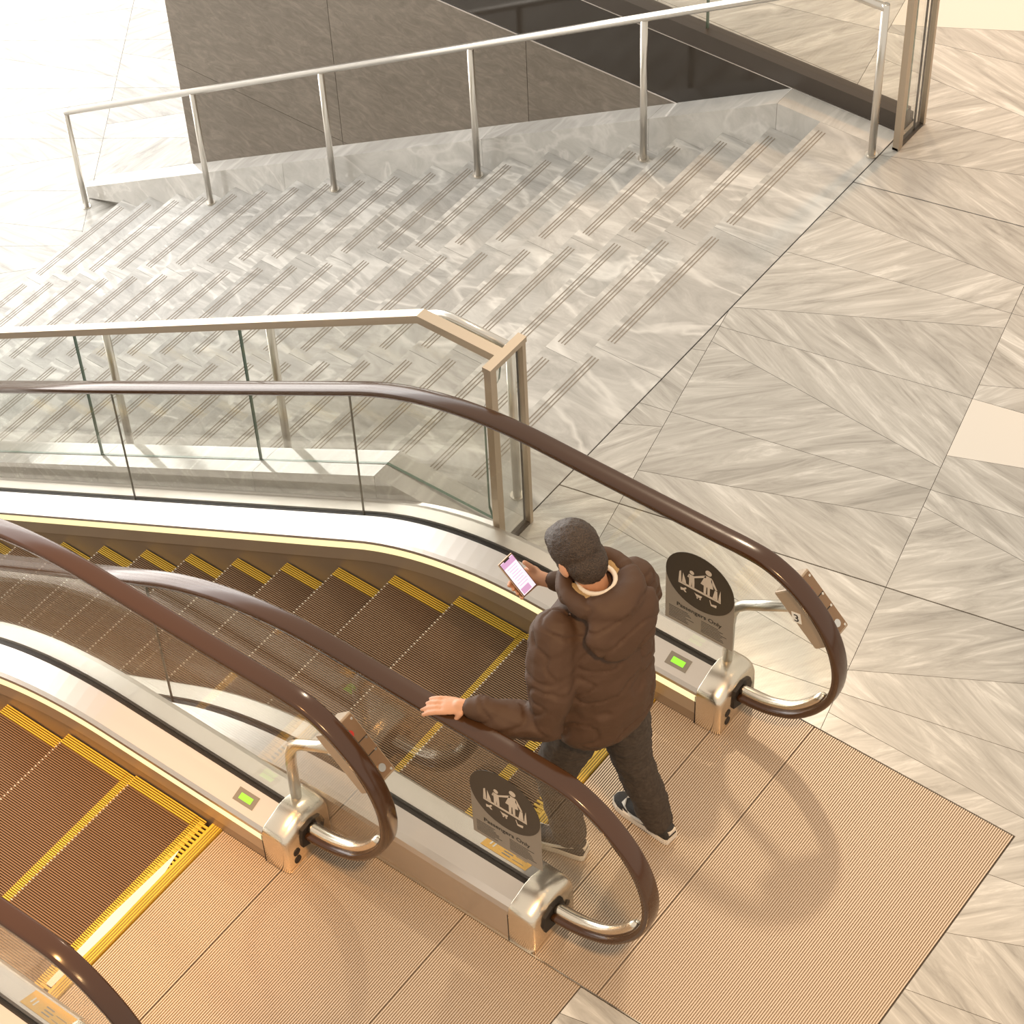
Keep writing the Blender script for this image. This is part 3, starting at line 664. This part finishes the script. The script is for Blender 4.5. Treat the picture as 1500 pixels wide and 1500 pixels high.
# ------------------------------------------------------------------ the man
LAT, FWD, UP = V((-0.25, -0.968, 0)), V((-0.968, 0.25, 0)), V((0, 0, 1))     # lateral axis to his left, facing
man = empty('person', (-1.38, -0.98, 0), 'man in a dark brown padded jacket and dark jeans looking down at a phone', 'person')
hf = V((-0.80, 0.10, -0.56)).normalized(); hl = V((-0.12, -0.99, 0)); hl = (hl - hf * hl.dot(hf)).normalized(); hu = hf.cross(hl) * -1
if hu.z < 0: hu = -hu
HC = V((-1.530, -0.925, 1.655))
H = lambda a, b, c: HC + hf * a + hl * b + hu * c
skull = [ell(H(-0.01, 0, 0.025), hl, hf, hu, (0.078, 0.100, 0.098)), ell(H(0.035, 0, -0.045), hl, hf, hu, (0.060, 0.066, 0.088)), ell(H(0.045, 0, -0.105), hl, hf, hu, (0.042, 0.045, 0.035)),
         rcap([H(0.092, 0, 0.01), H(0.112, 0, -0.03)], [0.010, 0.016]), rcap([H(0.094, -0.022, -0.075), H(0.098, 0, -0.075), H(0.094, 0.022, -0.075)], 0.008)]
for s in (-1, 1): skull.append(ell(H(-0.005, s * 0.080, -0.025), hl, hf, hu, (0.012, 0.022, 0.036)))
neck = [rcap([V((-1.43, -0.925, 1.43)), H(-0.035, 0, -0.06)], [0.066, 0.060])]
def finger(base, d, dn, lens, r, curls):
    pts = [V(base)]; side = d.cross(dn).normalized(); cur = V(d).normalized()
    for Ln, c in zip(lens, curls):
        cur = (Matrix.Rotation(c, 3, side) @ cur).normalized(); pts.append(pts[-1] + cur * Ln)
    return rcap(pts, [r, r * 0.97, r * 0.9, r * 0.78][:len(pts)], 10)
parts = skull + neck
# left hand resting on the rail
LW = V((-1.672, -1.425, 1.145)); ld = V((-0.84, -0.42, -0.10)).normalized(); ldn = V((0, 0, -1)); ls = ld.cross(V((0, 0, 1))).normalized()
parts.append(rcap([LW - ld * 0.02, LW + ld * 0.03], [0.028, 0.030]))
parts.append(loft([[LW + ld * a + ls * (w * math.cos(q)) + UP * (h * math.sin(q)) for q in [6.28319 * k / 14 for k in range(14)]] for a, w, h in ((0.0, 0.022, 0.018), (0.03, 0.036, 0.018), (0.065, 0.043, 0.016), (0.092, 0.040, 0.012), (0.098, 0.03, 0.006))]))
for k, (off, L0, sp) in enumerate(((-0.033, 0.95, -0.03), (-0.011, 1.06, 0.0), (0.011, 1.03, 0.03), (0.032, 0.86, 0.06))):
    d = (ld + ls * sp).normalized()
    parts.append(finger(LW + ld * 0.080 + ls * off, d, ldn, [0.044 * L0, 0.030 * L0, 0.024 * L0], 0.0108, [0.08, 0.16, 0.22]))
parts.append(finger(LW + ld * 0.02 - ls * 0.035, (ld * 0.8 - ls * 0.25 - UP * 0.9).normalized(), ldn, [0.035, 0.03, 0.025], 0.0105, [0.1, 0.2, 0.2]))
# right hand holding the phone
PC = V((-1.838, -0.885, 1.272)); pu = V((-0.75, 0.02, 0.66)).normalized(); pn = V((0.66, -0.08, 0.75)); pn = (pn - pu * pn.dot(pu)).normalized(); pw = pu.cross(pn)
if pw.y < 0: pw = -pw
RP = PC + pw * 0.062 - pu * 0.048 - pn * 0.022
RWr = V((-1.742, -0.790, 1.205))
parts.append(rcap([RWr + (RWr - RP).normalized() * 0.02, RP - pu * 0.01 + pw * 0.005], [0.027, 0.030]))
parts.append(ell(RP, pw, pu, pn, (0.040, 0.045, 0.022)))
for k in range(4):
    b_ = RP - pw * 0.02 + pu * (0.040 - 0.024 * k) - pn * 0.002
    parts.append(finger(b_, (-pw - pn * 0.15).normalized(), pn, [0.045, 0.030, 0.026], 0.0095, [0.05, -0.25 + 0.0 * k, -0.75]) if False else rcap([b_, b_ - pw * 0.045 - pn * 0.004, b_ - pw * 0.078 - pn * 0.001, b_ - pw * (0.096 - 0.004 * k) + pn * 0.017], [0.0105, 0.010, 0.0095, 0.008], 10))
parts.append(rcap([RP + pn * 0.012 + pu * 0.0 + pw * 0.010, RP + pn * 0.030 + pu * 0.035 + pw * 0.002, RP + pn * 0.034 + pu * 0.068 - pw * 0.010], [0.014, 0.012, 0.010], 10))
# limbs and trunk under the clothes
JS = {'Ls': V((-1.475, -1.125, 1.42)), 'Le': V((-1.42, -1.275, 1.075)), 'Rs': V((-1.385, -0.755, 1.425)), 'Re': V((-1.50, -0.655, 1.10))}
parts.append(rcap([JS['Ls'], JS['Le'], LW], [0.05, 0.042, 0.028])); parts.append(rcap([JS['Rs'], JS['Re'], RWr], [0.05, 0.042, 0.028]))
def ring(c, a, b, n=20, l=LAT, f=FWD): return [V(c) + l * (math.cos(6.28319 * k / n) * a) + f * (math.sin(6.28319 * k / n) * b) for k in range(n)]
parts.append(loft([ring((-1.36, -0.995, 0.86), .14, .10), ring((-1.375, -0.985, 1.05), .15, .10), ring((-1.41, -0.945, 1.30), .17, .11), ring((-1.425, -0.935, 1.42), .15, .09), ring((-1.43, -0.93, 1.46), .07, .06)]))
LEG = {'R': [(-1.325, -0.925, 0.90), (-1.30, -0.885, 0.52), (-1.225, -0.828, 0.12), (-1.21, -0.825, 0.06)], 'L': [(-1.405, -1.075, 0.90), (-1.505, -1.125, 0.51), (-1.452, -1.112, 0.12), (-1.45, -1.11, 0.06)]}
for k in LEG: parts.append(rcap(LEG[k], [0.08, 0.055, 0.04, 0.04]))
remeshed('body', parts, 0.0055, M['skin'], man, 2)
for s in (-1, 1): mk('eye', *ell(H(0.083, s * 0.031, 0.0), hl, hf, hu, (0.012, 0.008, 0.008)), M['eye'], man, True)
def fur(p, n): return 0.003 * noise.fractal(p * 25, 0.9, 2.0, 3) + 0.0022 * noise.noise(V((p.x * 120, p.y * 120, p.z * 190)))
remeshed('hair', [ell(H(-0.020, 0, 0.034), hl, hf, hu, (0.092, 0.112, 0.104)), ell(H(-0.046, 0, -0.036), hl, hf, hu, (0.084, 0.080, 0.092)), rcap([H(0.005, 0.078, 0.0), H(-0.005, 0.080, -0.03)], 0.012), rcap([H(0.005, -0.078, 0.0), H(-0.005, -0.080, -0.03)], 0.012), ell(H(0.035, 0, 0.072), hl, hf, hu, (0.066, 0.060, 0.048))], 0.005, M['hair'], man, 14, fur)
# jacket
def puff(p, n):
    q = (p.z * 11.0 + 0.5 * noise.noise(p * 4.0))
    quilt = 0.004 * (abs(math.sin(q * 0.5 * math.pi)) ** 0.6 - 0.6)
    return quilt * (0.6 if p.z > 1.38 else 1.0) + 0.016 * noise.fractal(V((p.x * 4 + 3, p.y * 4, p.z * 6)), 1.0, 2.0, 4) - 0.009 * max(0.0, 1 - abs(noise.noise(V((p.x * 7, p.y * 7, p.z * 13)))) * 8)
jk = [loft([ring((-1.355, -0.998, 0.875), .200, .148), ring((-1.36, -0.995, 0.93), .225, .172), ring((-1.375, -0.98, 1.08), .228, .178), ring((-1.395, -0.96, 1.23), .232, .178), ring((-1.41, -0.945, 1.35), .240, .168), ring((-1.42, -0.938, 1.44), .208, .142), ring((-1.43, -0.93, 1.505), .115, .105), ring((-1.44, -0.93, 1.535), .09, .09)]),
      rcap([JS['Ls'], (JS['Ls'] + JS['Le']) / 2 + V((0.01, -0.02, 0.0)), JS['Le'], V((-1.55, -1.355, 1.09)), LW + V((0.045, 0.03, -0.005))], [0.098, 0.098, 0.088, 0.078, 0.058]),
      rcap([LW + V((0.05, 0.03, -0.003)), LW + V((0.012, 0.005, 0))], [0.044, 0.042]),
      rcap([JS['Rs'], (JS['Rs'] + JS['Re']) / 2 + V((0.02, 0.03, 0)), JS['Re'], V((-1.63, -0.715, 1.15)), RWr + V((0.03, 0.02, -0.01))], [0.098, 0.098, 0.086, 0.074, 0.050]),
      rcap([RWr + V((0.03, 0.02, -0.01)), RWr + V((0.004, 0.0, 0.0))], [0.042, 0.040])]
# hood lying on the back, open towards the neck
NK = V((-1.425, -0.93, 1.540))
hood = []
for k in range(25):
    a = math.radians(-140 + 280 * k / 24); back = math.cos(a)
    hood.append(NK - FWD * (back * 0.125) + LAT * (math.sin(a) * 0.125) + UP * (0.012 - 0.015 * back))
jk.append(rcap(hood, [0.032 + 0.030 * max(0, math.cos(math.radians(-140 + 280 * k / 24))) for k in range(25)]))
jk.append(ell(NK - FWD * 0.150 - UP * 0.075, LAT, (FWD * 0.5 + UP * 0.85).normalized(), (FWD * -0.85 + UP * 0.5).normalized(), (0.178, 0.140, 0.066)))
remeshed('jacket', jk, 0.010, M['jacket'], man, 3, puff)
lin = []
for k in range(17):
    a = math.radians(-110 + 220 * k / 16); lin.append(NK - FWD * (math.cos(a) * 0.095) + LAT * (math.sin(a) * 0.098) + UP * (0.016 - 0.010 * math.cos(a)))
remeshed('hood_lining', [rcap(lin, [0.026] * 17)], 0.006, M['lining'], man, 1, lambda p, n: 0.004 * noise.noise(p * 90))
col_ = [NK - FWD * (math.cos(math.radians(a)) * 0.070 - 0.004) + LAT * (math.sin(math.radians(a)) * 0.072) + UP * 0.030 for a in range(-150, 151, 15)]
mk('shirt_collar', *rcap(col_, 0.010, 8), M['shirt'], man, True)
mk('zip_pull', *rcap([NK + LAT * 0.125 + FWD * 0.020 + UP * 0.036, NK + LAT * 0.140 + FWD * 0.0 + UP * 0.030], 0.0045, 8), M['polished'], man, True)
# trousers
def crease(p, n): return 0.008 * noise.fractal(V((p.x * 9, p.y * 9, p.z * 22)), 1.0, 2.0, 3)
tr = [ell((-1.36, -0.995, 0.90), LAT, FWD, UP, (0.185, 0.140, 0.13))]
for k, sp in (('R', 1), ('L', 1)):
    p = [V(q) for q in LEG[k]]
    up_ = V((0, 0, 0.055)) if k == 'L' else V((0, 0, 0.012))
    tr.append(rcap([p[0], (p[0] + p[1]) / 2, p[1], (p[1] + p[2]) / 2, p[2] + up_ * 0.6, p[3] + up_ + V((0, 0, 0.012))], [0.112, 0.102, 0.085, 0.078, 0.072, 0.068]))
remeshed('trousers', tr, 0.010, M['jeans'], man, 2, crease)
def shoe(heel, toe, side):
    heel, toe = V(heel), V(toe); d = (toe - heel).normalized(); L = (toe - heel).length; s = V((-d.y, d.x, 0))
    prof = [(0.0, .030), (0.04, .037), (0.15, .040), (0.35, .040), (0.55, .046), (0.72, .050), (0.86, .046), (0.95, .034), (1.0, .016)]
    sole = []
    for t, w in prof: sole.append([heel + d * (t * L) + s * a + UP * b for a, b in ((-w, .0), (w, .0), (w * 1.03, .016), (w, .030), (-w, .030), (-w * 1.03, .016))])
    hts = [.075, .095, .100, .092, .075, .060, .052, .046, .038]
    root = None; upp = []
    for (t, w), h in zip(prof, hts):
        upp.append([heel + d * (L * (0.01 + t * 0.975)) + s * (w * 0.94 * math.cos(q)) + UP * (0.028 + (h - 0.028) * max(0.0, math.sin(q)) ** 0.7 if math.sin(q) > 0 else 0.028) for q in [6.28319 * k / 12 for k in range(12)]])
    u = mk('shoe', *loft(upp), M['shoe'], man, True)
    mk('sole', *loft(sole), M['sole'], u)
    # white curved flash on each side
    for sd in (-1, 1):
        fl_ = []
        top_ = [(0.14, .072), (0.30, .060), (0.45, .050), (0.60, .046), (0.74, .052), (0.80, .066)]; bot = [(0.82, .050), (0.72, .036), (0.60, .034), (0.45, .038), (0.30, .052)]
        def at(t, h):
            w = 0.04 + 0.010 * max(0, min(1, (t - 0.35) / 0.35)); hh = 0.095 - 0.05 * max(0, min(1, (t - 0.3) / 0.6))
            q = max(0.0, min(1.0, (h - 0.028) / max(hh - 0.028, 0.01))); return w * 0.96 * math.sqrt(max(0.0, 1 - q ** 2.8))
        pts = top_ + bot; v = [heel + d * (t * L) + s * (sd * (at(t, h) + 0.004)) + UP * h for t, h in pts] + [heel + d * (t * L) + s * (sd * (at(t, h) - 0.004)) + UP * h for t, h in pts]
        n = len(pts); f = [tuple(range(n)), tuple(range(2 * n - 1, n - 1, -1))] + [(i, (i + 1) % n, n + (i + 1) % n, n + i) for i in range(n)]
        mk('side_mark', v, f, M['sole'], u)
    mk('heel_stripe', *obox(heel + d * 0.004 + UP * 0.066, s, d, UP, 0.020, 0.006, 0.008), M['sole'], u)
shoe((-1.130, -0.835, 0.001), (-1.445, -0.795, 0.001), 1)
shoe((-1.375, -1.100, 0.004), (-1.685, -1.165, 0.004), -1)
# phone
ph = empty('smartphone', PC, 'lit smartphone in the man\'s right hand', 'phone')
cs = mk('case', *obox(PC, pw, pu, pn, 0.0395, 0.082, 0.0045), M['phone_edge'], ph); b = cs.modifiers.new('bevel', 'BEVEL'); b.width = 0.004; b.segments = 3
mk('bezel', *obox(PC + pn * 0.0043, pw, pu, pn, 0.0375, 0.080, 0.0008), M['phone'], ph)
sc = mk('screen', *obox(PC + pn * 0.0052, pw, pu, pn, 0.0345, 0.076, 0.0004), M['screen'], ph)
mk('screen_panel', *obox(PC + pn * 0.0058 - pu * 0.060 - pw * 0.008, pw, pu, pn, 0.022, 0.012, 0.0003), M['screen_dim'], sc)
mk('screen_header', *obox(PC + pn * 0.0058 + pu * 0.062, pw, pu, pn, 0.0345, 0.012, 0.0003), M['screen_dim'], sc)
mk('notch', *obox(PC + pn * 0.0061 + pu * 0.0735, pw, pu, pn, 0.015, 0.003, 0.0003), M['ink'], sc)
mk('text_lines', *merge([obox(PC + pn * 0.0058 + pu * (0.040 - 0.011 * k), pw, pu, pn, 0.026 - 0.004 * (k % 3), 0.0009, 0.0003) for k in range(8)]), M['screen_dim'], sc)

# ------------------------------------------------------------------ the tall window at the foot of the stairs (daylight source)
win = tag(mk('window_1', *merge([boxm((-17.1, y - 0.06, ZL), (-16.95, y + 0.06, 6.8)) for y in [-7 + 2.2 * k for k in range(11)]] + [boxm((-17.1, -7.06, z - 0.06), (-16.95, 15.06, z + 0.06)) for z in (-3.55, -0.6, 2.4, 5.2, 6.8)]), M['window_frame']), kind='structure')
